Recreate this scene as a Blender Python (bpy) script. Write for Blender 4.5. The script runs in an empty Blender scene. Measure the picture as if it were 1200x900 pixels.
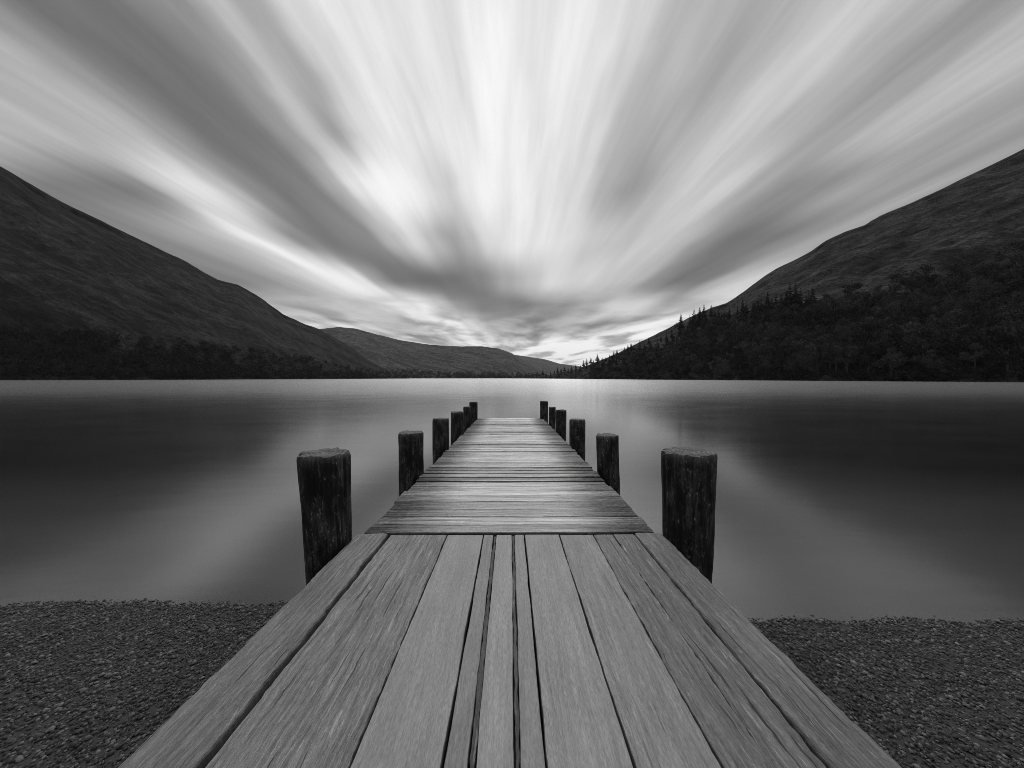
import bpy, math, random
import numpy as np
from mathutils import Vector, Matrix, Euler, noise as mn

random.seed(7)
rng = np.random.default_rng(11)
S = bpy.context.scene
COL = S.collection

# ------------------------------------------------------------------ camera
FPX = 420.0            # focal length in pixels of a 1200 px wide frame
H = 1.75               # eye above the water (water is z = 0)
PITCH = math.atan(7.0 / FPX)
cam_d = bpy.data.cameras.new('camera')
cam = bpy.data.objects.new('camera', cam_d)
COL.objects.link(cam)
cam_d.sensor_width = 36.0
cam_d.lens = 36.0 * FPX / 1200.0
cam_d.clip_start = 0.02
cam_d.clip_end = 60000.0
cam.location = (0, 0, H)
cam.rotation_euler = (math.pi / 2 - PITCH, 0, 0)
S.camera = cam


def ray(px, py):
    """direction through a point of the 1200 x 900 frame, scaled to y = 1"""
    x = (px - 600.0) / FPX
    u = (450.0 - py) / FPX
    c, s = math.cos(PITCH), math.sin(PITCH)
    d = Vector((x, c + u * s, -s + u * c))
    return d / d.y


def at(px, py, Y):
    d = ray(px, py)
    return Vector((d.x * Y, Y, H + d.z * Y))


def proj(p):
    c, s = math.cos(PITCH), math.sin(PITCH)
    x, y, z = p[0], p[1], p[2] - H
    f = y * c - z * s
    u = y * s + z * c
    return 600 + FPX * x / f, 450 - FPX * u / f


# ------------------------------------------------------------------ helpers
def tag(o, label=None, cat=None, group=None, kind=None):
    if label: o['label'] = label
    if cat: o['category'] = cat
    if group: o['group'] = group
    if kind: o['kind'] = kind
    return o


def empty(name, loc=(0, 0, 0)):
    o = bpy.data.objects.new(name, None)
    o.empty_display_size = 0.2
    o.location = loc
    COL.objects.link(o)
    return o


class MB:
    """collects vertices, faces, uvs and point attributes for one mesh"""
    def __init__(self):
        self.v, self.f, self.uv, self.att = [], [], [], {}

    def add(self, verts, faces, uvs=None, **att):
        b = len(self.v)
        self.v.extend(verts)
        self.f.extend([tuple(i + b for i in f) for f in faces])
        self.uv.extend(uvs if uvs is not None else [(0.0, 0.0)] * len(verts))
        for k, val in att.items():
            lst = self.att.setdefault(k, [])
            lst.extend([0.0] * (b - len(lst)))
            lst.extend(val if isinstance(val, list) else [val] * len(verts))

    def mesh(self, name, mat, smooth=True):
        me = bpy.data.meshes.new(name)
        me.from_pydata([tuple(v) for v in self.v], [], self.f)
        uvl = me.uv_layers.new(name='UVMap')
        li = np.empty(len(me.loops), dtype=np.int32)
        me.loops.foreach_get('vertex_index', li)
        uv = np.asarray(self.uv, dtype=np.float32)
        uvl.data.foreach_set('uv', uv[li].ravel())
        for k, val in self.att.items():
            a = me.attributes.new(k, 'FLOAT', 'POINT')
            a.data.foreach_set('value', np.asarray(val, dtype=np.float32))
        if mat: me.materials.append(mat)
        me.polygons.foreach_set('use_smooth', [smooth] * len(me.polygons))
        me.update()
        return me

    def build(self, name, mat, parent=None, smooth=True):
        o = bpy.data.objects.new(name, self.mesh(name, mat, smooth))
        COL.objects.link(o)
        if parent: o.parent = parent
        return o


def tube(mb, pts, rads, n=7, **att):
    vs, fs = [], []
    m = len(pts)
    for i, p in enumerate(pts):
        a = pts[max(i - 1, 0)]
        b = pts[min(i + 1, m - 1)]
        d = (Vector(b) - Vector(a)).normalized()
        q = d.to_track_quat('Z', 'Y')
        for k in range(n):
            t = 2 * math.pi * k / n
            vs.append(Vector(p) + q @ Vector((math.cos(t) * rads[i], math.sin(t) * rads[i], 0)))
    for i in range(m - 1):
        for k in range(n):
            fs.append((i * n + k, i * n + (k + 1) % n, (i + 1) * n + (k + 1) % n, (i + 1) * n + k))
    fs.append(tuple(range((m - 1) * n, m * n)))
    mb.add(vs, fs, **att)


def interp(x, pts, k):
    """piecewise-linear with rounded corners through the first column -> k-th column"""
    xs = [p[0] for p in pts]
    ys = [p[k] for p in pts]
    return float(np.interp(x, xs, ys))


# ------------------------------------------------------------------ node helpers
class NT:
    def __init__(self, tree):
        self.t = tree
        tree.nodes.clear()

    def n(self, typ, **kw):
        nd = self.t.nodes.new(typ)
        for k, v in kw.items():
            setattr(nd, k, v)
        return nd

    def put(self, sock, v):
        if isinstance(v, bpy.types.NodeSocket):
            self.t.links.new(v, sock)
        elif v is not None:
            sock.default_value = v

    def m(self, op, a, b=None, c=None, clamp=False):
        nd = self.n('ShaderNodeMath', operation=op, use_clamp=clamp)
        for i, v in enumerate((a, b, c)):
            self.put(nd.inputs[i], v)
        return nd.outputs[0]

    def mix(self, f, a, b):
        nd = self.n('ShaderNodeMix', data_type='FLOAT')
        self.put(nd.inputs[0], f); self.put(nd.inputs[2], a); self.put(nd.inputs[3], b)
        return nd.outputs[0]

    def rng(self, v, a, b, c=0.0, d=1.0, smooth=True):
        nd = self.n('ShaderNodeMapRange', interpolation_type='SMOOTHSTEP' if smooth else 'LINEAR')
        for i, x in enumerate((v, a, b, c, d)):
            self.put(nd.inputs[i], x)
        return nd.outputs[0]

    def xyz(self, x, y, z=0.0):
        nd = self.n('ShaderNodeCombineXYZ')
        for i, v in enumerate((x, y, z)):
            self.put(nd.inputs[i], v)
        return nd.outputs[0]

    def sep(self, v):
        nd = self.n('ShaderNodeSeparateXYZ')
        self.put(nd.inputs[0], v)
        return nd.outputs

    def noise(self, vec, scale, detail=4.0, rough=0.55, dist=0.0):
        nd = self.n('ShaderNodeTexNoise')
        self.put(nd.inputs['Vector'], vec)
        nd.inputs['Scale'].default_value = scale
        nd.inputs['Detail'].default_value = detail
        nd.inputs['Roughness'].default_value = rough
        nd.inputs['Distortion'].default_value = dist
        return nd.outputs['Fac']

    def mapping(self, vec, scale):
        nd = self.n('ShaderNodeMapping')
        self.put(nd.inputs[0], vec)
        nd.inputs['Scale'].default_value = scale
        return nd.outputs[0]

    def attr(self, name):
        return self.n('ShaderNodeAttribute', attribute_name=name).outputs['Fac']

    def ramp(self, f, stops, interp='EASE'):
        nd = self.n('ShaderNodeValToRGB')
        cr = nd.color_ramp
        cr.interpolation = interp
        while len(cr.elements) < len(stops):
            cr.elements.new(0.5)
        for e, (p, v) in zip(cr.elements, stops):
            e.position = p
            e.color = (v, v, v, 1)
        self.put(nd.inputs[0], f)
        return nd.outputs[0]

    def bump(self, h, strength, dist, normal=None):
        nd = self.n('ShaderNodeBump')
        nd.inputs['Strength'].default_value = strength
        nd.inputs['Distance'].default_value = dist
        self.put(nd.inputs['Height'], h)
        if normal: self.put(nd.inputs['Normal'], normal)
        return nd.outputs[0]

    def grey(self, v):
        nd = self.n('ShaderNodeCombineColor')
        for i in range(3):
            self.put(nd.inputs[i], v)
        return nd.outputs[0]

    def pbr(self, col, rough=0.8, normal=None, spec=0.5):
        b = self.n('ShaderNodeBsdfPrincipled')
        self.put(b.inputs['Base Color'], self.grey(col))
        self.put(b.inputs['Roughness'], rough)
        self.put(b.inputs['Specular IOR Level'], spec)
        if normal: self.put(b.inputs['Normal'], normal)
        o = self.n('ShaderNodeOutputMaterial')
        self.t.links.new(b.outputs[0], o.inputs[0])
        return b


def new_mat(name):
    m = bpy.data.materials.new(name)
    m.use_nodes = True
    return m, NT(m.node_tree)


# ------------------------------------------------------------------ materials
def mat_deck(name, cross):
    m, g = new_mat(name)
    tc = g.n('ShaderNodeTexCoord')
    uv = tc.outputs['UV']
    ob = g.sep(tc.outputs['Object'])
    tone = g.attr('tone')          # per plank, 0..1
    wear = g.attr('wear')          # per plank, 0 smooth .. 1 deeply weathered
    s = g.sep(uv)
    warp = g.noise(g.mapping(uv, (1.5, 9, 1)), 1.0, 3)
    v = g.m('ADD', s[1], g.m('MULTIPLY', g.m('SUBTRACT', warp, 0.5), 0.05))
    gv = g.xyz(s[0], v)
    grain = g.rng(g.noise(g.mapping(gv, (2.6, 52, 1)), 1.0, 6, 0.66, 0.25), 0.30, 0.70, 0, 1, False)
    fibre = g.rng(g.noise(g.mapping(gv, (30, 170, 1)), 1.0, 4, 0.75), 0.3, 0.7, 0, 1, False)
    blot = g.noise(g.mapping(uv, (1.6, 5, 1)), 1.0, 4, 0.6)
    fleck = g.noise(g.mapping(gv, (6, 70, 1)), 1.0, 5, 0.7, 0.8)
    crack = g.rng(g.noise(g.mapping(gv, (1.3, 46, 1)), 1.0, 4, 0.55, 0.4), 0.30, 0.37)
    base = g.mix(tone, 0.13, 0.36) if not cross else g.mix(tone, 0.10, 0.50)
    gw = g.m('MULTIPLY_ADD', wear, 0.62, 0.10) if not cross else 0.8
    c = g.m('MULTIPLY', base, g.mix(gw, 1.0, g.mix(grain, 0.25, 1.7)))
    c = g.m('MULTIPLY', c, g.mix(fibre, 0.68, 1.32))
    if cross:
        lane = g.rng(g.noise(g.mapping(uv, (0.9, 24, 1)), 1.0, 4, 0.6), 0.32, 0.66, 0, 1, False)
        c = g.m('MULTIPLY', c, g.mix(lane, 0.22, 1.95))
    c = g.m('MULTIPLY', c, g.mix(blot, 0.6, 1.35))
    fl = g.m('MULTIPLY', g.rng(fleck, 0.57, 0.66), wear)
    c = g.m('ADD', c, g.m('MULTIPLY', fl, 0.22))
    c = g.m('MULTIPLY', c, g.mix(g.m('MULTIPLY', wear, g.m('SUBTRACT', 1.0, crack)), 1.0, 0.25))
    n1 = g.noise(g.mapping(tc.outputs['Object'], (5, 22, 5)), 1.0, 8, 0.75)
    if cross:
        # footworn centre, dirty weathered ends
        ax = g.m('ABSOLUTE', ob[0])
        e = g.rng(g.m('ADD', ax, g.m('MULTIPLY', g.m('SUBTRACT', n1, 0.5), 0.9)), 0.45, 1.12)
        n2 = g.noise(g.mapping(uv, (26, 40, 1)), 1.0, 5, 0.7)
        dirt = g.m('MULTIPLY', e, g.rng(n2, 0.25, 0.6, 0.55, 1.0))
        c = g.m('MULTIPLY', c, g.mix(dirt, 1.0, 0.34))
        rough = g.mix(dirt, g.mix(blot, 0.08, 0.34), 0.8)
        spec = g.mix(dirt, 1.0, 0.2)
        amp = g.mix(dirt, 0.0022, 0.006)
    else:
        rough = g.mix(blot, 0.42, 0.62)
        rough = g.m('ADD', rough, g.m('MULTIPLY', wear, 0.1))
        spec = g.mix(wear, 0.5, 0.45)
        amp = g.mix(wear, 0.0018, 0.011)
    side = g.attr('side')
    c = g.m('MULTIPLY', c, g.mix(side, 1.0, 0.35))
    h = g.m('ADD', g.m('MULTIPLY', grain, 1.0), g.m('MULTIPLY', fibre, 0.35))
    h = g.m('ADD', h, g.m('MULTIPLY', g.m('MULTIPLY', fleck, wear), 0.9))
    h = g.m('MULTIPLY', g.m('ADD', h, g.m('MULTIPLY', crack, wear)), amp)
    nm = g.bump(h, 1.0, 1.0)
    g.pbr(g.m('MINIMUM', c, 0.62), rough, nm, spec)
    return m


def mat_post():
    m, g = new_mat('weathered_post_wood')
    tc = g.n('ShaderNodeTexCoord')
    uv = tc.outputs['UV']
    tone = g.attr('tone')
    gr = g.noise(g.mapping(uv, (34, 3.0, 1)), 1.0, 6, 0.65, 0.5)
    fine = g.noise(g.mapping(uv, (120, 14, 1)), 1.0, 4, 0.65)
    bl = g.noise(g.mapping(uv, (7, 3.5, 1)), 1.0, 5, 0.65)
    fl = g.rng(g.noise(g.mapping(uv, (42, 16, 1)), 1.0, 7, 0.8, 1.2), 0.54, 0.72)
    c = g.m('MULTIPLY', g.rng(gr, 0.38, 0.66, 0.0015, 0.036), g.rng(bl, 0.38, 0.66, 0.2, 2.0))
    c = g.m('ADD', c, g.m('MULTIPLY', g.m('MULTIPLY', fl, g.rng(bl, 0.40, 0.58)), 0.42))
    c = g.m('ADD', c, g.m('MULTIPLY', tone, g.m('MULTIPLY', fine, 0.08)))
    h = g.m('ADD', gr, g.m('MULTIPLY', fine, 0.4))
    nm = g.bump(h, 1.0, 0.035)
    g.pbr(c, g.mix(gr, 0.55, 0.85), nm, 0.3)
    return m


def mat_cut():
    m, g = new_mat('cut_end_grain')
    tc = g.n('ShaderNodeTexCoord')
    uv = tc.outputs['UV']
    r = g.n('ShaderNodeVectorMath', operation='LENGTH')
    g.put(r.inputs[0], uv)
    n = g.noise(uv, 9.0, 5, 0.7)
    n2 = g.noise(uv, 45.0, 4, 0.7)
    rings = g.m('SINE', g.m('ADD', g.m('MULTIPLY', r.outputs['Value'], 190.0), g.m('MULTIPLY', n, 9.0)))
    c = g.mix(g.m('MULTIPLY_ADD', rings, 0.5, 0.5), 0.07, 0.13)
    c = g.m('MULTIPLY', c, g.rng(n, 0.3, 0.7, 0.5, 1.8))
    c = g.m('ADD', c, g.m('MULTIPLY', g.rng(n2, 0.55, 0.7), 0.12))
    h = g.m('ADD', g.m('MULTIPLY', rings, 0.12), n2)
    g.pbr(c, 0.8, g.bump(h, 1.0, 0.012), 0.3)
    return m


def mat_beam():
    m, g = new_mat('dark_timber')
    tc = g.n('ShaderNodeTexCoord')
    n = g.noise(g.mapping(tc.outputs['Object'], (30, 3, 30)), 1.0, 5)
    g.pbr(g.mix(n, 0.015, 0.08), 0.85, g.bump(n, 1.0, 0.008))
    return m


def mat_hill(name, lo, hi, sx, sy, dark=0.5):
    m, g = new_mat(name)
    tc = g.n('ShaderNodeTexCoord')
    uv = tc.outputs['UV']
    s = g.sep(uv)
    # gullies and terraces: long streaks that slant across the slope
    sl = g.xyz(g.m('MULTIPLY_ADD', s[1], 0.9, s[0]), g.m('MULTIPLY_ADD', s[0], 0.42, s[1]))
    st = g.noise(g.mapping(sl, (sx, sy, 1)), 1.0, 7, 0.62, 0.6)
    st2 = g.noise(g.mapping(sl, (sx * 3.4, sy * 3.7, 1)), 1.0, 6, 0.65, 0.4)
    pt = g.noise(tc.outputs['Object'], 0.012, 7, 0.65)
    tuft = g.noise(tc.outputs['Object'], 0.06, 7, 0.75)
    c = g.mix(pt, lo, hi)
    c = g.m('MULTIPLY', c, g.rng(st, 0.36, 0.60, dark, 1.3))
    ln = g.m('ABSOLUTE', g.m('SUBTRACT', st2, 0.5))
    c = g.m('MULTIPLY', c, g.rng(ln, 0.0, 0.045, 0.38, 1.08))
    crag = g.noise(tc.outputs['Object'], 0.022, 8, 0.72)
    c = g.m('MULTIPLY', c, g.rng(crag, 0.40, 0.50, 0.45, 1.1))
    fine = g.noise(tc.outputs['Object'], 0.45, 5, 0.75)
    c = g.m('MULTIPLY', c, g.rng(fine, 0.36, 0.64, 0.6, 1.4))
    c = g.m('MULTIPLY', c, g.rng(tuft, 0.36, 0.64, 0.5, 1.5))
    h = g.m('ADD', g.m('MULTIPLY', st2, 1.2), tuft)
    g.pbr(c, 0.95, g.bump(h, 1.0, 14.0), 0.1)
    return m


def mat_leaf(name, lo, hi):
    m, g = new_mat(name)
    oi = g.n('ShaderNodeObjectInfo')
    tone = g.attr('tone')
    c = g.m('MULTIPLY', g.mix(oi.outputs['Random'], lo, hi), g.mix(tone, 0.55, 1.5))
    g.pbr(c, 0.9, None, 0.1)
    return m


def mat_bark():
    m, g = new_mat('grey_bark')
    tc = g.n('ShaderNodeTexCoord')
    n = g.noise(tc.outputs['Object'], 1.5, 4)
    g.pbr(g.mix(n, 0.03, 0.07), 0.9, None, 0.2)
    return m


def mat_gravel():
    m, g = new_mat('wet_gravel_ground')
    tc = g.n('ShaderNodeTexCoord')
    n = g.noise(tc.outputs['Object'], 60.0, 4, 0.7)
    n2 = g.noise(tc.outputs['Object'], 1.2, 4)
    c = g.m('MULTIPLY', g.mix(n, 0.012, 0.06), g.mix(n2, 0.7, 1.3))
    g.pbr(c, 0.75, g.bump(n, 1.0, 0.01), 0.4)
    return m


def mat_pebble():
    m, g = new_mat('wet_pebbles')
    tone = g.attr('tone')
    tc = g.n('ShaderNodeTexCoord')
    n = g.noise(tc.outputs['Object'], 90.0, 3)
    c = g.m('MULTIPLY', g.m('MULTIPLY_ADD', g.m('POWER', tone, 3.0), 0.16, 0.025), g.mix(n, 0.6, 1.4))
    g.pbr(c, 0.55, None, 0.4)
    return m


def mat_water():
    m, g = new_mat('lake_water')
    tc = g.n('ShaderNodeTexCoord')
    P = tc.outputs['Object']
    big = g.noise(g.mapping(P, (0.25, 0.6, 1)), 1.0, 3, 0.5)
    sw = g.noise(g.mapping(P, (0.9, 2.6, 1)), 1.0, 3, 0.5)
    calm = g.rng(g.sep(P)[1], 4.0, 22.0, 1.0, 0.0)
    nm = g.bump(g.m('MULTIPLY', g.m('ADD', big, g.m('MULTIPLY', sw, 0.25)), calm), 0.10, 0.05)
    fr = g.n('ShaderNodeFresnel'); fr.inputs[0].default_value = 2.1
    gl = g.n('ShaderNodeBsdfGlossy', distribution='GGX')
    gl.inputs['Color'].default_value = (1, 1, 1, 1)
    sp = g.sep(P)
    far = g.rng(sp[1], 12.0, 50.0)
    g.put(gl.inputs['Roughness'], g.m('ADD', g.mix(far, 0.12, 0.18), g.m('MULTIPLY', big, 0.06)))
    g.put(gl.inputs['Normal'], nm)
    df = g.n('ShaderNodeBsdfDiffuse'); 
    milk = g.noise(g.mapping(P, (0.7, 1.6, 1)), 1.0, 4, 0.6)
    milky = g.m('MULTIPLY', g.rng(sp[1], 2.6, 7.5, 0.062, 0.001), g.mix(milk, 0.75, 1.3))
    g.put(df.inputs[0], g.grey(milky))
    tr = g.n('ShaderNodeBsdfTransparent'); tr.inputs[0].default_value = (0.8, 0.8, 0.8, 1)
    m1 = g.n('ShaderNodeMixShader'); g.put(m1.inputs[0], g.m('ADD', g.rng(sp[1], 2.55, 3.2, 0.35, 0.75), g.rng(sp[1], 3.2, 7.0, 0.0, 0.25)))
    g.t.links.new(tr.outputs[0], m1.inputs[1]); g.t.links.new(df.outputs[0], m1.inputs[2])
    m2 = g.n('ShaderNodeMixShader')
    g.t.links.new(fr.outputs[0], m2.inputs[0])
    g.t.links.new(m1.outputs[0], m2.inputs[1]); g.t.links.new(gl.outputs[0], m2.inputs[2])
    o = g.n('ShaderNodeOutputMaterial')
    g.t.links.new(m2.outputs[0], o.inputs[0])
    return m


M_CROSS = mat_deck('footworn_cross_planks', True)
M_LONG = mat_deck('weathered_long_planks', False)
M_POST = mat_post()
M_CUT = mat_cut()
M_BEAM = mat_beam()
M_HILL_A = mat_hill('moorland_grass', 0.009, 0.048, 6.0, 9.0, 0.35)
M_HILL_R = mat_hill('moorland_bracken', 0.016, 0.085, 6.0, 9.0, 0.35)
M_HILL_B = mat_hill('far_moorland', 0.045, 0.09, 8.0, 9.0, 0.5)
M_CON = mat_leaf('conifer_needles', 0.008, 0.018)
M_BROAD = mat_leaf('bare_twigs', 0.013, 0.058)
M_WOOD = mat_leaf('lakeside_wood', 0.014, 0.020)
M_BARK = mat_bark()
M_GRAV = mat_gravel()
M_PEB = mat_pebble()
M_WATER = mat_water()

# ------------------------------------------------------------------ pier
HD = 1.20                                   # eye above the deck plane
vp = ray(598, 452)
pier = empty('pier', (0, 0, H - HD))
pier.rotation_euler = (math.atan2(vp.z, 1.0), 0, -math.atan2(vp.x, 1.0))
tag(pier, 'long weathered timber pier running straight out over the lake', 'pier')
bpy.context.view_layer.update()
PM = Matrix.Translation(pier.location) @ pier.rotation_euler.to_matrix().to_4x4()


def fr1(x, y, z, oct=4):
    return mn.fractal(Vector((x, y, z)), 0.8, 2.1, oct)


def plank(mb, axis, a0, a1, b0, b1, zt, th, tone, wear, seed, step=0.06, wob=0.003, skew=0.0, tilt=0.0, cup=0.0, bev=0.007):
    """a board along `axis` ('x' or 'y') from a0 to a1, spanning b0..b1 across, top at zt"""
    n = max(2, int((a1 - a0) / step))
    w = b1 - b0
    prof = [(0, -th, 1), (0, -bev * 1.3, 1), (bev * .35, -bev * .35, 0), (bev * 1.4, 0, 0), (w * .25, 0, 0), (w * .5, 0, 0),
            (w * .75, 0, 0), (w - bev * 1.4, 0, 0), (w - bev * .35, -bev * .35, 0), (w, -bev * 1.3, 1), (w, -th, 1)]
    k = len(prof)
    vs, uvs, side = [], [], []
    for i in range(n + 1):
        a = a0 + (a1 - a0) * i / n
        ea = fr1(a * 3.1, seed * 7.3, 1.0) * wob + fr1(a * 21, seed * 3.3, 4.0) * wob * .6 * (0.4 + wear)
        eb = fr1(a * 3.1, seed * 9.1, 2.0) * wob + fr1(a * 21, seed * 5.7, 6.0) * wob * .6 * (0.4 + wear)
        zb = fr1(a * 1.3, seed * 4.1, 3.0) * 0.003
        for (p, z, sd) in prof:
            t = p / w
            b = b0 + p + ea * (1 - t) + eb * t + skew * (a - (a0 + a1) / 2)
            zz = zt + z + zb + tilt * (t - .5) * w - cup * (1 - (2 * t - 1) ** 2) * (1 if z > -th else 0)
            if z > -bev * 2:
                zz += fr1(a * 9, b * 30, seed) * 0.0012 * (0.3 + wear)
            if axis == 'x':
                vs.append((a, b, zz))
            else:
                vs.append((b, a, zz))
            uvs.append((a + seed * 3.17, p + seed * 1.713))
            side.append(float(sd))
    fs = []
    flip = axis == 'x'
    for i in range(n):
        for j in range(k - 1):
            q = (i * k + j, i * k + j + 1, (i + 1) * k + j + 1, (i + 1) * k + j)
            fs.append(q if not flip else q[::-1])
        q = (i * k + k - 1, i * k, (i + 1) * k, (i + 1) * k + k - 1)
        fs.append(q if not flip else q[::-1])
    e0 = tuple(range(k)); e1 = tuple(range(n * k, n * k + k))
    fs += [e0[::-1], e1] if not flip else [e0, e1[::-1]]
    mb.add(vs, fs, uvs, tone=tone, wear=wear, side=side)


def flat_caps(o, ang=0.7):
    me = o.data
    me.set_sharp_from_angle(angle=ang)


# far part: boards laid across
mb = MB()
y = 2.90
i = 0
while y < 13.1:
    w = random.choice([.165, .18, .19, .19, .2, .215])
    e = 0.02
    hw = 1.185
    gap = random.choice([.007, .01, .013, .018])
    # some boards meet on the pier's centre line, most run right across
    plank(mb, 'x', -hw - random.uniform(-.015, .022), hw + random.uniform(-.015, .022), y, y + w - gap,
          random.uniform(-.004, .005), .045, random.random(), random.uniform(.1, .6), i + 1,
          step=.05, wob=.004, skew=random.uniform(-.003, .003), tilt=random.uniform(-.085, .085), cup=random.uniform(-.004, .008))
    y += w
    i += 1
deck_far = mb.build('cross_plank_deck', M_CROSS, pier); flat_caps(deck_far)
deck_far['label'] = 'boards laid crosswise, shiny in the middle and dirty at the ends'

# near part: boards laid lengthwise
mb = MB()
for k, (a, b, t, wr, zz) in enumerate([(-.965, -.512, .70, .9, 0), (-.507, -.220, .66, .15, .001), (-.211, -.136, .50, .2, -.002), (-.134, -.113, .0, .9, -.009),
                                       (-.111, .012, .74, .1, .002), (.014, .032, .0, .9, -.009), (.034, .110, .55, .15, -.002), (.119, .391, .74, .22, .002),
                                       (.397, .668, .70, .4, 0), (.672, .829, .42, .8, .001), (.831, .998, .40, .95, 0)]):
    plank(mb, 'y', -1.4, 2.872 + random.uniform(-.006, .004), a, b, zz - .004, .045, t, wr, 90 + k, step=.03,
          wob=.003 + .003 * wr, tilt=random.uniform(-.006, .006), cup=random.uniform(-.001, .002), bev=.006)
deck_near = mb.build('long_plank_deck', M_LONG, pier); flat_caps(deck_near)
deck_near['label'] = 'wide boards laid lengthwise at the near end'
for sgn, a, b, wr, yy, sd in ((-1, -1.245, -.992, .95, 2.888, 120), (1, 1.008, 1.235, .95, 2.892, 121)):
    mb = MB()
    plank(mb, 'y', -1.4, yy, a, b, .001, .09, .55 if sgn < 0 else .45, wr, sd, step=.03, wob=.009, cup=-.002, tilt=-.02 * sgn, bev=.016)
    o = mb.build('edge_board', M_LONG, pier); flat_caps(o)
# bearers under the boards
for x in (-.95, 0.0, .95):
    mb = MB()
    plank(mb, 'y', -1.4, 13.0, x - .06, x + .06, -.055, .17, .2, .2, 140 + int(x * 10), step=.4)
    mb.build('bearer', M_BEAM, pier)
for k, yb in enumerate((2.75, 4.8, 6.8, 8.9, 10.8, 12.8)):
    mb = MB()
    plank(mb, 'x', -1.15, 1.15, yb - .06, yb + .06, -.235, .15, .2, .2, 150 + k, step=.3)
    mb.build('cross_beam', M_BEAM, pier)

# ------------------------------------------------------------------ posts
def post(px0, px1, ptop, Y, label, seed, lean=0.0, taper=0.08, z0=-1.1):
    """a round timber post; px0..px1 is its width in the photo at depth Y"""
    a, b = at(px0, ptop, Y), at(px1, ptop, Y)
    r = (b.x - a.x) / 2 * (1 / math.sqrt(1 + ((px0 + px1) / 2 - 600) ** 2 / FPX ** 2)) * 1.02
    cx, zt = (a.x + b.x) / 2, a.z
    o = empty('mooring_post', (cx, Y, z0))
    tag(o, label, 'post', 'dark timber posts standing along both sides of the pier')
    hgt = zt - z0
    N = 72 if Y < 6 else 40
    rows = 60 if Y < 6 else 36
    vs, fs, uv, tn = [], [], [], []
    cutp = []
    for j in range(rows + 1):
        t = j / rows
        t = 1 - (1 - t) ** 1.25
        z = hgt * t
        for k in range(N):
            th = 2 * math.pi * k / N
            cxn, syn = math.cos(th), math.sin(th)
            rr = r * (1 - taper * (1 - t)) * (1 + .045 * fr1(cxn * 1.0 + seed * 3, syn * 1.0, z * .9, 3))
            gro = fr1(cxn * 5 + seed, syn * 5, z * .9 + seed, 5)
            rr += r * .085 * min(gro, .2)
            top = 0
            if j >= rows - 1:
                top = (.016 if j == rows else .005) * (1 + 2 * fr1(cxn * 3, syn * 3, seed * 1.7, 3))
                rr -= abs(top) * .9 * (r / .17)
            zz = z + (r * .07 * fr1(cxn * .9 + seed, syn * .9, seed, 2) + r * .05 * fr1(cxn * 4 + seed, syn * 4, seed, 3) if j >= rows - 2 else 0)
            vs.append((cxn * rr + lean * (t - 1) * hgt, syn * rr, zz))
            uv.append((th * r + seed, z + seed * .37))
            tn.append(max(0.0, 1 - (hgt - z) / (.18 * r * 2)) if j else 0.0)
    for j in range(rows):
        for k in range(N):
            a_, b_ = j * N + k, j * N + (k + 1) % N
            if k == N - 1:
                pass
            fs.append((a_, b_, b_ + N, a_ + N))
    m1 = MB(); m1.add(vs, fs, uv, tone=tn)
    m1.build('shaft', M_POST, o)
    # sawn, weathered top
    ring = vs[rows * N:]
    vs2, fs2, uv2 = [], [], []
    R = 9
    ccx = sum(v[0] for v in ring) / N; ccy = sum(v[1] for v in ring) / N; ccz = sum(v[2] for v in ring) / N
    for q in range(R):
        s = 1 - q / R
        for k in range(N):
            v = ring[k]
            x = ccx + (v[0] - ccx) * s; yv = ccy + (v[1] - ccy) * s
            z = ccz + (v[2] - ccz) * s * (s if q else 1)
            if q:
                z += r * .05 * fr1(x / r * 2.2 + seed, yv / r * 2.2, seed * 2, 4) + r * .03 * (1 - s)
            vs2.append((x, yv, z)); uv2.append((x - ccx, yv - ccy))
    for q in range(R - 1):
        for k in range(N):
            fs2.append((q * N + k, q * N + (k + 1) % N, (q + 1) * N + (k + 1) % N, (q + 1) * N + k))
    vs2.append((ccx, ccy, ccz + r * .03)); uv2.append((0.0, 0.0))
    for k in range(N):
        fs2.append(((R - 1) * N + k, (R - 1) * N + (k + 1) % N, len(vs2) - 1))
    m2 = MB(); m2.add(vs2, fs2, uv2)
    m2.build('cut_top', M_CUT, o)
    return o


POSTS = [
    (349, 410.5, 530, 2.72, 'thickest post on the left, nearest the viewer, with broad cracked cut top', 1, -.036, .34),
    (467, 496, 506.5, 4.85, 'second post from the viewer on the left edge of the pier', 2, 0, .03),
    (507, 526, 490.5, 6.75, 'third post from the viewer on the left edge of the pier', 3, 0, .03),
    (528.5, 543.5, 482.5, 8.9, 'fourth post from the viewer on the left edge of the pier', 4, 0, .02),
    (543, 552, 476.5, 10.7, 'fifth and slimmest post on the left, half hidden by the fourth', 5, 0, .02),
    (550, 559.5, 471, 12.7, 'last post on the left at the far end of the pier', 6, 0, .02),
    (774, 839, 529, 2.92, 'thickest post on the right, nearest the viewer, with flaking pale scars', 7, 0.0, .30),
    (698.5, 724.5, 509.5, 5.1, 'second post from the viewer on the right, its top leaning inwards', 8, -.035, .03),
    (667.5, 686, 491.5, 7.3, 'third post from the viewer on the right edge of the pier', 9, 0, .03),
    (651.5, 663.5, 480.5, 9.6, 'fourth post from the viewer on the right edge of the pier', 10, 0, .02),
    (643, 651, 477, 11.6, 'fifth and shortest post on the right edge of the pier', 11, 0, .02),
    (633, 642, 470, 13.1, 'last post on the right at the far end of the pier', 12, 0, .02),
]
for p in POSTS:
    post(*p)

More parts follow.
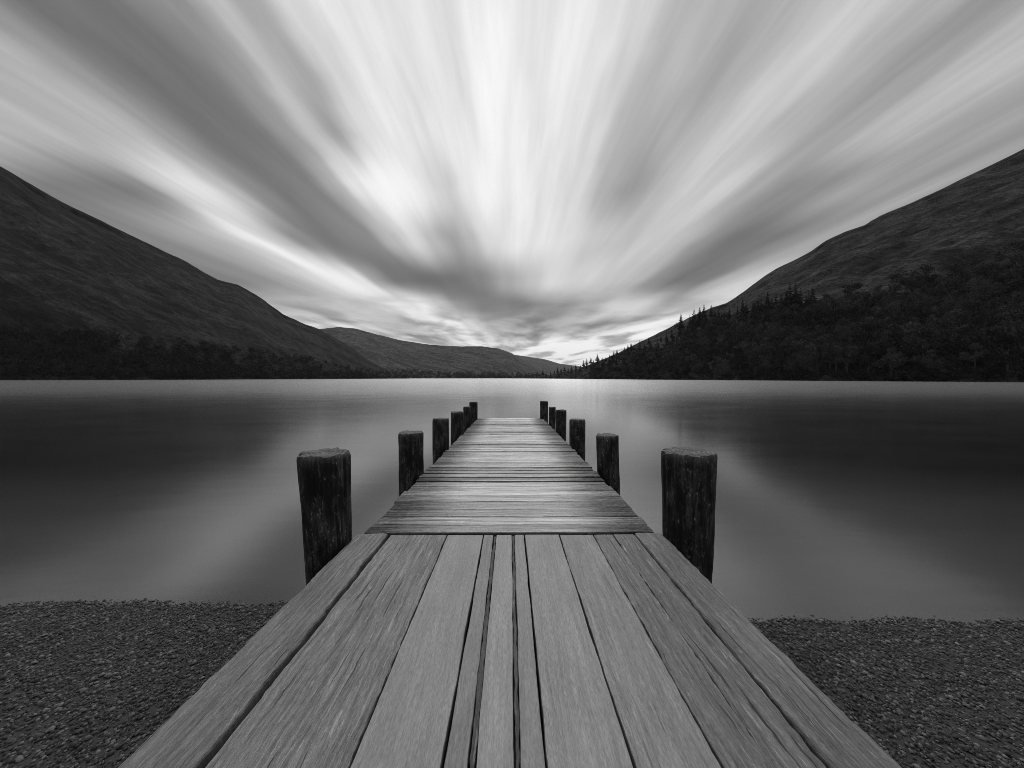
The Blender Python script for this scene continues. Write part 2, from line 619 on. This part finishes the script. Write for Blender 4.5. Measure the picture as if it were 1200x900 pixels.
# ------------------------------------------------------------------ lake, bed, beach
def sheet(name, mat, xs, ys, zf, kind='structure'):
    mb = MB()
    vs = [(x, yv, zf(x, yv)) for yv in ys for x in xs]
    nx = len(xs)
    fs = [(j * nx + k, j * nx + k + 1, (j + 1) * nx + k + 1, (j + 1) * nx + k) for j in range(len(ys) - 1) for k in range(nx - 1)]
    mb.add(vs, fs, [(v[0], v[1]) for v in vs])
    o = mb.build(name, mat)
    tag(o, kind=kind)
    return o


def shore_y(x):
    base = np.interp(x, [-12, -3.2, -1.2, 1.2, 2.2, 12], [2.65, 2.745, 2.77, 2.60, 2.55, 2.45])
    return float(base) + .07 * fr1(x * 1.1, 3.3, 0, 5)


def beach_z(x, yv):
    d = shore_y(x) - yv
    if d >= 0:
        z = .085 * d + .03 * min(d, 1.0) ** 2
    else:
        z = max(.22 * d, -.22 + .06 * (d + 1), -6.0) if d > -1 else max(-.22 + .08 * (d + 1), -6.0)
    if abs(d) < 14:
        z += .012 * fr1(x * 2.5, yv * 2.5, 1, 4) * min(1, .3 + abs(d) * 2)
    return z if z < 3 else 3 + (z - 3) * .05


def axis(lims, near, step, far):
    a = list(np.arange(lims[0], lims[1] + 1e-6, step))
    g = [lims[1] + (far - lims[1]) * (t / 14) ** 3 for t in range(1, 15)]
    h = [lims[0] - (far + lims[0]) * (t / 14) ** 3 for t in range(14, 0, -1)]
    return h + a + g


xs = axis((-8, 8), 0, .1, 9000)
ys = axis((-2, 5), 0, .1, 9000)
sheet('ground', M_GRAV, xs, ys, beach_z)
sheet('lake_water', M_WATER, [-9000, -600, -60, -6, 6, 60, 600, 9000], [2.0, 6, 30, 120, 600, 2500, 9000], lambda x, yv: 0.0)

# pebbles
cnt = 130000
side = rng.random(cnt) < .5
outer = rng.random(cnt) < .3            # the beach thins out away from the pier
span = np.where(outer, 3.3 + 5.0 * rng.random(cnt) ** 1.3, rng.random(cnt) * 3.4)
X = np.where(side, -1.15 - span, 1.1 + span)
Yp = rng.random(cnt) * 2.35 + .65
keep = np.array([Yp[i] < shore_y(X[i]) + .22 + .05 * fr1(X[i] * 9, 1, 0) for i in range(cnt)])
X, Yp = X[keep], Yp[keep]
cnt = len(X)
octv = np.array([(1, 0, 0), (0, 1, 0), (-1, 0, 0), (0, -1, 0), (0, 0, 1), (0, 0, -1), (.62, .62, .35), (-.62, .62, .35), (-.62, -.62, .35), (.62, -.62, .35)], float)
octf = np.array([(4, 6, 7), (4, 7, 8), (4, 8, 9), (4, 9, 6), (6, 1, 7), (7, 2, 8), (8, 3, 9), (9, 0, 6), (6, 0, 1), (7, 1, 2), (8, 2, 3), (9, 3, 0)])
sz = np.where(outer[keep], 1.7, 1.0) * (.0032 + .0055 * rng.random(cnt) ** 1.8 + .009 * rng.random(cnt) ** 14)
jit = 1 + .35 * (rng.random((cnt, len(octv), 3)) - .5)
sc = np.stack([sz * (1 + .35 * rng.random(cnt)), sz, sz * (.6 + .4 * rng.random(cnt))], 1)
V = octv[None] * jit * sc[:, None, :]
ang = rng.random(cnt) * 6.283
ca, sa = np.cos(ang)[:, None], np.sin(ang)[:, None]
tl = (rng.random(cnt) - .5)[:, None] * .9
x_, y_, z_ = V[..., 0], V[..., 1], V[..., 2]
x_, z_ = x_ * np.cos(tl) - z_ * np.sin(tl), x_ * np.sin(tl) + z_ * np.cos(tl)
V = np.stack([x_ * ca - y_ * sa, x_ * sa + y_ * ca, z_], -1)
Z = np.array([beach_z(X[i], Yp[i]) for i in range(cnt)]) + sz * .25 + rng.random(cnt) * .004
V += np.stack([X, Yp, Z], -1)[:, None, :]
nv = len(octv)
F = (octf[None] + (np.arange(cnt) * nv)[:, None, None]).reshape(-1, 3)
me = bpy.data.meshes.new('pebbles')
me.vertices.add(cnt * nv); me.vertices.foreach_set('co', V.reshape(-1).astype(np.float32))
me.loops.add(F.size); me.loops.foreach_set('vertex_index', F.reshape(-1).astype(np.int32))
me.polygons.add(len(F)); me.polygons.foreach_set('loop_start', np.arange(0, F.size, 3, dtype=np.int32))
me.update(calc_edges=True)
at_ = me.attributes.new('tone', 'FLOAT', 'POINT')
at_.data.foreach_set('value', np.repeat(rng.random(cnt), nv).astype(np.float32))
me.materials.append(M_PEB)
peb = bpy.data.objects.new('pebbles', me); COL.objects.link(peb)
tag(peb, 'dark wet shingle of small pebbles along the water edge', 'gravel', kind='stuff')

# ------------------------------------------------------------------ hills
class Hill:
    """a hillside from its shore line up to its ridge and down the far side.
    shore: (px, Y); ridge: (px, py, Y); both give real depths in metres"""
    def __init__(self, shore, ridge, bend=1.0, rough=1.0, seed=0):
        self.sh, self.ri, self.bend, self.rough, self.seed = shore, ridge, bend, rough, seed

    def point(self, px, v):
        Ys = interp(px, self.sh, 1)
        py, Yr = interp(px, self.ri, 1), interp(px, self.ri, 2)
        r = at(px, py, Yr)
        s = Vector(((px - 600) / FPX * Ys, Ys, -1.5))
        if v <= 1:
            p = s.lerp(r, v)
            p.z = -1.5 + (r.z + 1.5) * (v ** self.bend)
        else:
            d = (r - s); d.z = 0
            p = r + d * (v - 1)
            p.z = r.z * (1 - ((v - 1) / 1.2) ** 1.3)
        hs = max(r.z, 4)
        k = 1.0 if v <= 1 else 1.0
        env = min(1, v * 6) * (0.30 if v > .97 else 1)
        q = 1 / (hs * .55)
        n = mn.fractal(Vector((p.x * q + self.seed, p.y * q * .7, p.z * q)), .9, 2.2, 7)
        g = mn.ridged_multi_fractal(Vector((p.x * q * 1.3 + p.z * q + self.seed * 2, p.z * q * .5, 0)), .9, 2.1, 5, 1.0, 2.0)
        p.z += env * self.rough * hs * (.034 * n - .030 * (g - 1))
        return p

    def build(self, name, mat, px0, px1, nu, nv):
        mb = MB()
        vs, uv, fs = [], [], []
        vv = [t / nv for t in range(nv + 1)] + [1.04, 1.1, 1.3, 1.7, 2.2]
        m = len(vv)
        for i in range(nu + 1):
            px = px0 + (px1 - px0) * i / nu
            for v in vv:
                vs.append(self.point(px, v)); uv.append((i / nu * 2, v))
        for i in range(nu):
            for j in range(m - 1):
                a = i * m + j
                fs.append((a, a + m, a + m + 1, a + 1))
        mb.add(vs, fs, uv)
        o = mb.build(name, mat)
        tag(o, kind='structure')
        return o


left = Hill(
    [(-900, 240), (-300, 270), (0, 300), (137, 330), (250, 400), (350, 560), (430, 820), (480, 1150)],
    [(-900, 60, 520), (-300, 105, 560), (0, 195, 620), (60, 228, 640), (137, 266.5, 680), (169, 283, 700), (200, 297.4, 720), (220, 308, 740), (255, 328, 780), (279, 333.5, 810), (306, 349.5, 850),
     (334, 369, 900), (353, 377.7, 940), (373, 385, 980), (404, 402, 1040), (435, 424, 1120), (463, 437.5, 1200), (480, 442.5, 1260)],
    bend=.92, rough=1.0, seed=3)
left.build('hillside', M_HILL_A, -900, 480, 620, 150)

right = Hill(
    [(600, 1500), (640, 1050), (680, 700), (760, 400), (860, 285), (960, 225), (1063, 185), (1200, 150), (1500, 120), (2000, 100)],
    [(600, 443, 1560), (640, 440, 1150), (678, 432, 850), (717, 417, 720), (753, 399, 660), (776, 388, 640), (796, 378, 620), (819, 367, 600), (835, 360, 590), (851, 355, 580), (874, 340, 570), (890, 328, 560),
     (909.5, 315, 550), (929, 306, 540), (949, 294.6, 530), (968, 282, 520), (992, 271, 510), (1015, 263, 500), (1031, 253.5, 490), (1062, 240, 480), (1200, 175, 440), (1500, 70, 400), (2000, -40, 330)],
    bend=.95, rough=1.0, seed=8)
right.build('hillside', M_HILL_R, 600, 2000, 620, 150)

farh = Hill(
    [(300, 1500), (480, 1700), (600, 1900), (645, 2000)],
    [(300, 400, 2300), (350, 391, 2400), (377, 385.5, 2500), (396, 382.7, 2500), (416, 384.7, 2500), (443, 392.5, 2550), (471, 399, 2600), (506, 404, 2650), (541, 406, 2700), (565, 405.5, 2700), (585, 408.5, 2700), (600, 414, 2700), (622, 428, 2700), (645, 441, 2700)],
    bend=.9, rough=.9, seed=15)
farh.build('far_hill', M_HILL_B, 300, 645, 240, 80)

ridge = Hill(
    [(520, 4000), (760, 4000)],
    [(520, 425, 5200), (570, 413, 5200), (590, 414, 5200), (605, 416, 5200), (616, 417.5, 5200), (639, 421, 5200), (655, 426, 5200), (700, 432, 5200), (760, 441, 5200)],
    bend=.9, rough=.8, seed=22)
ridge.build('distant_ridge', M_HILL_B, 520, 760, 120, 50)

# ------------------------------------------------------------------ trees
def conifer_variant(seed):
    r = random.Random(seed)
    t = MB(); c = MB()
    tube(t, [(0, 0, -.06), (0.004, 0, .5), (0, 0, 1.0)], [.016, .010, .002], 6)
    L = r.randint(15, 19)
    for i in range(L):
        f = i / (L - 1)
        z = .12 + .87 * f
        R = (.19 * (1 - f) ** .85 + .012) * r.uniform(.75, 1.2)
        nb = int(10 - 5 * f)
        for k in range(nb):
            a = 2 * math.pi * (k + r.random() * .8) / nb
            rr = R * r.uniform(.6, 1.2)
            d = Vector((math.cos(a), math.sin(a), 0)); sd = Vector((-d.y, d.x, 0))
            drop = rr * r.uniform(.15, .5)
            w = rr * .33
            tone = r.random()
            p0 = Vector((0, 0, z)); p1 = p0 + d * rr * .55 + Vector((0, 0, -drop * .3)); p2 = p0 + d * rr + Vector((0, 0, -drop))
            c.add([p0 + sd * .004, p0 - sd * .004 + Vector((0, 0, .01)), p1 - sd * w, p1 + Vector((0, 0, rr * .14)), p1 + sd * w, p2 - sd * w * .5, p2, p2 + sd * w * .5],
                  [(0, 1, 3, 4), (1, 2, 3), (2, 5, 6, 3), (3, 6, 7, 4)], tone=tone)
            for q in range(3):
                b = p0 + d * rr * r.uniform(.3, .95) + sd * w * r.uniform(-.9, .9) + Vector((0, 0, -drop * .6))
                c.add([b - sd * .012, b + sd * .012, b + d * .008 + Vector((0, 0, -.028))], [(0, 1, 2)], tone=tone * .7)
    return t.mesh('trunk', M_BARK), c.mesh('crown', M_CON, False)


def broad_variant(seed, nleaf=1100, mat=None):
    r = random.Random(seed)
    t = MB(); c = MB()
    lean = Vector((r.uniform(-.05, .05), r.uniform(-.05, .05), 0))
    tube(t, [(0, 0, -.08), lean * .5 + Vector((0, 0, .25)), lean + Vector((0, 0, .55))], [.028, .020, .012], 7)
    lobes = []
    nl = r.randint(9, 13)
    for k in range(nl):
        a = 2 * math.pi * k / nl + r.uniform(-.4, .4)
        rad = r.uniform(.08, .30); z = r.uniform(.36, .86)
        rad *= math.sqrt(max(.1, 1 - ((z - .55) / .42) ** 2))
        q = Vector((math.cos(a) * rad, math.sin(a) * rad, z)) + lean
        lobes.append((q, r.uniform(.09, .16)))
        b = lean * .6 + Vector((0, 0, r.uniform(.22, .5)))
        tube(t, [b, b.lerp(q, .5) + Vector((0, 0, .02)), q + Vector((0, 0, .05))], [.011, .007, .002], 5)
    lobes.append((lean + Vector((0, 0, .88)), .11))
    for k in range(nleaf):
        q, rad = r.choice(lobes)
        d = Vector((r.gauss(0, 1), r.gauss(0, 1), r.gauss(0, 1))).normalized() * rad * r.uniform(.35, 1.08) ** .6
        d.z *= .8
        p = q + d
        n = (d.normalized() + Vector((r.uniform(-1, 1), r.uniform(-1, 1), r.uniform(-.6, 1)))).normalized()
        u = n.orthogonal().normalized(); w = n.cross(u)
        ro = r.random() * 6.28
        u, w = u * math.cos(ro) + w * math.sin(ro), w * math.cos(ro) - u * math.sin(ro)
        s = r.uniform(.012, .034) if nleaf > 500 else r.uniform(.03, .075)
        c.add([p - u * s, p + w * s * .7, p + u * s * 1.1, p - w * s * .6 + n * s * .3], [(0, 1, 2, 3)], tone=min(1, max(0, r.gauss(.5, .25))))
    return t.mesh('trunk', M_BARK), c.mesh('crown', mat or M_BROAD, False)


CONS = [conifer_variant(s) for s in (1, 2, 3, 4, 5)]
BROS = [broad_variant(s) for s in (11, 12, 13, 14, 15, 16)]


def tree(name, kind, pos, h, wide, label, cat, group=None, lean=(0, 0)):
    o = empty(name, pos)
    o.empty_display_size = 1
    o.scale = (h * wide, h * wide, h)
    o.rotation_euler = (lean[0], lean[1], random.random() * 6.28)
    tag(o, label, cat, group)
    for nm, me in zip(('trunk', 'crown'), kind):
        c = bpy.data.objects.new(nm, me)
        COL.objects.link(c); c.parent = o
    return o


TREELINE = [(600, 436), (640, 431), (680, 424), (717, 413), (753, 400), (780, 391), (819, 371), (860, 362), (900, 357), (956, 350), (1000, 342), (1063, 330), (1200, 300), (1300, 290)]


def v_for(hill, px, py):
    lo, hi = 0.0, 1.0
    for _ in range(22):
        mid = (lo + hi) / 2
        if proj(hill.point(px, mid))[1] > py: lo = mid
        else: hi = mid
    return (lo + hi) / 2


random.seed(21)
# conifers along the upper edge of the wood
spots = []
px = 742.0
while px < 962:
    tl = interp(px, TREELINE, 1)
    for rep in range(3):
        spots.append((px + random.uniform(-4, 4), tl + random.uniform(5, 14) + rep * 5, random.choice((1, 1, 1.25, .8)) * random.uniform(13, 24) * (1.0 if px > 800 else .8)))
    px += random.choice((3.5, 4.5, 6, 11))
for (px, py, h) in spots:
    v = v_for(right, px, py)
    tree('conifer', random.choice(CONS), right.point(px, v), h, random.uniform(.95, 1.4), 'dark spiky conifer in the ragged row along the top of the right wood',
         'conifer', 'conifers along the top edge of the right wood')
v = v_for(right, 820, 378)
tree('conifer', CONS[1], right.point(820, v), 23, .75, 'tallest conifer, its tip alone above the right-hand skyline', 'conifer')
v = v_for(right, 790, 388)
tree('slanting_tree', BROS[2], right.point(789, v), 15, .55, 'thin slanting tree with tufted top on skyline left of tallest conifer', 'tree', lean=(0, .45))
# far shore strip
px = 606.0
n = 0
while px < 742:
    tl = interp(px, TREELINE, 1)
    for rep in range(2):
        py = tl + random.uniform(4, 8) + rep * 4
        v = max(.02, v_for(right, px, min(py, 442.5)))
        p = right.point(px, v)
        h = (random.uniform(5, 15) if rep == 0 else random.uniform(7, 11)) * (p.y / 900) ** .5
        tree('conifer', random.choice(CONS), p, h * 1.2, random.uniform(1.3, 2.0), 'small conifer in the far shoreline strip left of the broadleaf wood', 'conifer', 'small conifers of the far shoreline strip')
        n += 1
    px += random.uniform(3.2, 5.5)

# broadleaf wood on the right bank
placed = []
tries = 0
while tries < 9000 and len(placed) < 290:
    tries += 1
    px = random.uniform(690, 1235)
    Ys = interp(px, right.sh, 1)
    tl = interp(px, TREELINE, 1)
    vt = v_for(right, px, tl + (26 if 750 < px < 965 else 18))
    v = random.uniform(.004, 1) ** 1.25 * vt + .012
    p = right.point(px, v)
    R = 6.6 + 2.6 * (p.y > 330) + (px > 1063) * 1.5
    if any((p.x - q.x) ** 2 + (p.y - q.y) ** 2 < R * R for q in placed):
        continue
    placed.append(p)
    tree('broadleaf_tree', random.choice(BROS), p, random.uniform(11, 22) * (1 if p.y < 330 else 1.15), random.uniform(.85, 1.25), 'grey bare crowned tree in the dense wood covering the right bank',
         'tree', 'broadleaf trees of the right bank wood')
print('TREES', len(placed), tries, len(spots), n)

# far-off woods that read as one mass
def woodland(name, hill, px0, px1, line, cnt, hs, label, lowv):
    kinds = [broad_variant(50 + k, 130, M_WOOD)[1] for k in range(4)]
    data = []
    for me in kinds:
        co = np.empty(len(me.vertices) * 3, np.float32); me.vertices.foreach_get('co', co)
        fa = np.empty(len(me.loops), np.int32); me.loops.foreach_get('vertex_index', fa)
        tn = np.empty(len(me.vertices), np.float32); me.attributes['tone'].data.foreach_get('value', tn)
        data.append((co.reshape(-1, 3) * np.array([1, 1, 1]), fa.reshape(-1, 4), tn))
    Vs, Fs, Ts, base = [], [], [], 0
    for i in range(cnt):
        px = px0 + (px1 - px0) * random.random()
        py = interp(px, line, 1)
        vt = v_for(hill, px, py)
        v = random.random() ** 2.2 * vt + lowv
        p = hill.point(px, v)
        co, fa, tn = random.choice(data)
        h = random.uniform(*hs)
        a = random.random() * 6.28
        w = random.uniform(1.0, 1.5)
        q = co * np.array([h * w, h * w, h])
        q = np.stack([q[:, 0] * math.cos(a) - q[:, 1] * math.sin(a), q[:, 0] * math.sin(a) + q[:, 1] * math.cos(a), q[:, 2] - h * .22], 1)
        Vs.append(q + np.array(p)); Fs.append(fa + base); Ts.append(np.clip(tn + random.uniform(-.3, .3), 0, 1)); base += len(co)
    Vs = np.concatenate(Vs); Fs = np.concatenate(Fs); Ts = np.concatenate(Ts)
    me = bpy.data.meshes.new(name)
    me.vertices.add(len(Vs)); me.vertices.foreach_set('co', Vs.reshape(-1).astype(np.float32))
    me.loops.add(Fs.size); me.loops.foreach_set('vertex_index', Fs.reshape(-1).astype(np.int32))
    me.polygons.add(len(Fs)); me.polygons.foreach_set('loop_start', np.arange(0, Fs.size, 4, dtype=np.int32))
    me.update(calc_edges=True)
    a_ = me.attributes.new('tone', 'FLOAT', 'POINT'); a_.data.foreach_set('value', Ts.astype(np.float32))
    me.materials.append(M_WOOD)
    o = bpy.data.objects.new(name, me); COL.objects.link(o)
    tag(o, label, 'woodland', kind='stuff')


woodland('lakeside_wood', left, -300, 478, [(-300, 385), (0, 392), (137, 398), (200, 405), (280, 412), (350, 420), (420, 433), (478, 441)] , 1700, (7, 13),
         'far-off wood of round dark crowns along the foot of the left hill', .01)
woodland('undergrowth', right, 612, 1300, [(x, y + 12) for x, y in TREELINE], 900, (4, 8), 'dark undergrowth filling the right wood between its trees', .006)
woodland('lakeside_wood', farh, 440, 640, [(440, 433), (520, 437), (640, 439)], 420, (14, 26), 'thin dark strip of far trees at the foot of the far hill', .0)

# ------------------------------------------------------------------ air
mh = bpy.data.materials.new('haze_air')
mh.use_nodes = True
gh = NT(mh.node_tree)
pv = gh.n('ShaderNodeVolumePrincipled')
pv.inputs['Color'].default_value = (.9, .9, .9, 1)
pv.inputs['Density'].default_value = 3.5e-5
oh = gh.n('ShaderNodeOutputMaterial')
gh.t.links.new(pv.outputs[0], oh.inputs['Volume'])
bx0, bx1, by0, by1, bz0, bz1 = -9300, 9300, -9300, 9300, -8, max((o.matrix_world @ Vector(c)).z for o in COL.objects if o.type == 'MESH' and 'hill' in o.name for c in o.bound_box) + 15
mb = MB()
mb.add([(x, yv, z) for z in (bz0, bz1) for yv in (by0, by1) for x in (bx0, bx1)],
       [(0, 2, 3, 1), (4, 5, 7, 6), (0, 1, 5, 4), (2, 6, 7, 3), (0, 4, 6, 2), (1, 3, 7, 5)])
bpy.context.view_layer.update()
hz = mb.build('haze', mh, smooth=False)
tag(hz, 'thin pale haze in the air over the whole lake', 'haze', kind='stuff')

# ------------------------------------------------------------------ sky and light
EL, AZ = 42.0, 4.0      # sun ahead of the viewer, behind the cloud
w = bpy.data.worlds.new('World')
S.world = w
w.use_nodes = True
g = NT(w.node_tree)
tc = g.n('ShaderNodeTexCoord')
d = g.sep(tc.outputs['Generated'])
z = g.m('MAXIMUM', d[2], 0.012)
u0 = g.m('DIVIDE', d[0], z)
wv = g.m('DIVIDE', g.m('MAXIMUM', g.m('ABSOLUTE', d[1]), 0.03), z)
l = g.m('LOGARITHM', wv, math.e)
# cloud sheet drifting towards the viewer: long streaks along y, seen in perspective
wn = g.noise(g.xyz(g.m('MULTIPLY', u0, 1.5), g.m('MULTIPLY', l, 1.8), 3.0), 1.0, 3, 0.5)
u = g.m('ADD', u0, g.m('MULTIPLY', g.m('SUBTRACT', wn, 0.5), 0.22))


def row(stops):
    return g.ramp(g.m('MULTIPLY_ADD', u, 0.125, 0.5, clamp=True), [((a + 4) / 8, b ** 2.2) for a, b in stops], 'EASE')


# brightness of the cloud sheet across its lanes at growing distance (height over the sheet = 1)
LANES = [
    (1.45, [(-1.6, .68), (-1.44, .55), (-1.25, .42), (-1.06, .42), (-.88, .55), (-.80, .68), (-.69, .62), (-.585, .8), (-.45, .88), (-.32, .85), (-.19, .85), (-.106, .89), (0, .88), (.106, .86), (.24, .85), (.345, .8), (.45, .68), (.61, .62), (.745, .66), (.88, .72), (.96, .76), (1.06, .68), (1.2, .58), (1.36, .6), (1.46, .68), (1.57, .72), (1.8, .6), (4, .5)]),
    (1.91, [(-4, .45), (-2.1, .45), (-1.93, .5), (-1.79, .8), (-1.65, .86), (-1.51, .7), (-1.37, .5), (-1.19, .42), (-1.02, .45), (-.89, .6), (-.81, .85), (-.70, .97), (-.56, .92), (-.42, .80), (-.315, .74), (-.23, .84), (-.105, .91), (.035, .9), (.175, .86), (.35, .8), (.49, .65), (.63, .55), (.81, .7), (.95, .78), (1.09, .76), (1.26, .6), (1.44, .5), (1.61, .52), (1.79, .6), (2.1, .6)]),
    (2.62, [(-4, .45), (-2.6, .48), (-2.17, .62), (-1.98, .78), (-1.84, .92), (-1.69, .75), (-1.5, .5), (-1.256, .42), (-1.01, .48), (-.87, .65), (-.725, .80), (-.58, .68), (-.435, .56), (-.29, .66), (-.145, .8), (.05, .88), (.24, .85), (.435, .8), (.63, .72), (.82, .7), (1.01, .76), (1.2, .7), (1.4, .5), (1.59, .39), (1.84, .42), (2.08, .55), (2.32, .62), (4, .6)]),
    (3.65, [(-4, .45), (-2.9, .45), (-2.55, .52), (-2.28, .62), (-2.01, .8), (-1.74, .93), (-1.54, .86), (-1.41, .6), (-1.2, .4), (-.87, .36), (-.6, .38), (-.33, .45), (-.07, .6), (.2, .72), (.47, .8), (.74, .78), (1.01, .74), (1.275, .68), (1.48, .5), (1.68, .38), (1.95, .42), (2.2, .65), (2.48, .78), (4, .75)]),
    (4.94, [(-4, .62), (-3.2, .62), (-2.45, .7), (-2.1, .7), (-1.82, .76), (-1.55, .86), (-1.27, .88), (-1.0, .7), (-.73, .5), (-.36, .4), (0, .42), (.36, .5), (.73, .55), (1.09, .63), (1.45, .72), (1.73, .72), (2.1, .6), (2.45, .7), (2.8, .85), (4, .85)]),
    (7.0, [(-4, .75), (-3.46, .75), (-2.8, .7), (-2.3, .6), (-1.92, .6), (-1.54, .74), (-1.15, .86), (-.77, .72), (-.38, .56), (0, .6), (.51, .52), (1.03, .57), (1.54, .62), (2.05, .68), (2.56, .8), (4, .82)]),
    (12.0, [(-4, .85), (-2.2, .84), (-1.1, .8), (0, .82), (1.1, .9), (2.2, .92), (4, .9)]),
]
LW = [math.log(a) for a, _ in LANES]
c = row(LANES[0][1])
for k in range(1, len(LANES)):
    c = g.mix(g.rng(l, LW[k - 1], LW[k]), c, row(LANES[k][1]))
st = g.noise(g.xyz(g.m('MULTIPLY', u0, 9.5), g.m('MULTIPLY', l, 0.9), 0.0), 1.0, 4, 0.6)
st2 = g.noise(g.xyz(g.m('MULTIPLY', u0, 4.2), g.m('MULTIPLY', l, 0.8), 7.0), 1.0, 3, 0.55)
puff = g.noise(g.xyz(g.m('MULTIPLY', u0, 1.15), g.m('MULTIPLY', l, 3.4), 5.0), 1.0, 4, 0.5, 0.25)
near = g.rng(l, 1.2, 2.1)
fs1 = g.rng(l, 0.35, 1.2)
fs2 = g.rng(l, 0.8, 1.9)
c = g.m('MULTIPLY', c, g.mix(fs1, g.rng(st, 0.25, 0.75, 0.89, 1.10), 1.0))
c = g.m('MULTIPLY', c, g.mix(fs2, g.rng(st2, 0.25, 0.75, 0.86, 1.14), 1.0))
c = g.m('MULTIPLY', c, g.mix(near, 1.0, g.rng(puff, 0.33, 0.64, 0.46, 1.5)))
sky = g.n('ShaderNodeTexSky', sky_type='NISHITA', sun_disc=False)
sky.sun_elevation = math.radians(EL)
sky.sun_rotation = math.radians(AZ)
bw = g.n('ShaderNodeRGBToBW')
g.t.links.new(sky.outputs[0], bw.inputs[0])
tot = g.mix(0.94, bw.outputs[0], g.m('MULTIPLY', g.m('SMOOTH_MIN', g.m('MULTIPLY', c, 1.07), 0.95, 0.25), 10.3))
bg = g.n('ShaderNodeBackground')
g.put(bg.inputs[0], g.grey(tot))
bg.inputs[1].default_value = 0.10
wo = g.n('ShaderNodeOutputWorld')
g.t.links.new(bg.outputs[0], wo.inputs[0])
w.cycles.sampling_method = 'MANUAL'
w.cycles.sample_map_resolution = 1024

sd = bpy.data.lights.new('sun', 'SUN')
sd.energy = 0.9
sd.angle = math.radians(45)
sd.color = (1, 1, 1)
so = bpy.data.objects.new('sun', sd)
COL.objects.link(so)
e, a = math.radians(EL), math.radians(AZ)
to_sun = Vector((math.sin(a) * math.cos(e), math.cos(a) * math.cos(e), math.sin(e)))
so.rotation_euler = to_sun.to_track_quat('Z', 'Y').to_euler()

# ------------------------------------------------------------------ render settings
S.render.engine = 'CYCLES'
S.cycles.use_denoising = True
S.cycles.denoiser = 'OPENIMAGEDENOISE'
S.cycles.denoising_input_passes = 'RGB_ALBEDO_NORMAL'
S.cycles.denoising_prefilter = 'NONE'
S.cycles.filter_width = 0.85
S.cycles.max_bounces = 6
S.cycles.diffuse_bounces = 3
S.cycles.glossy_bounces = 3
S.cycles.transparent_max_bounces = 8
S.cycles.sample_clamp_indirect = 4.0
S.view_settings.view_transform = 'Standard'
S.view_settings.look = 'None'
S.view_settings.exposure = 0.0
S.view_settings.gamma = 1.0
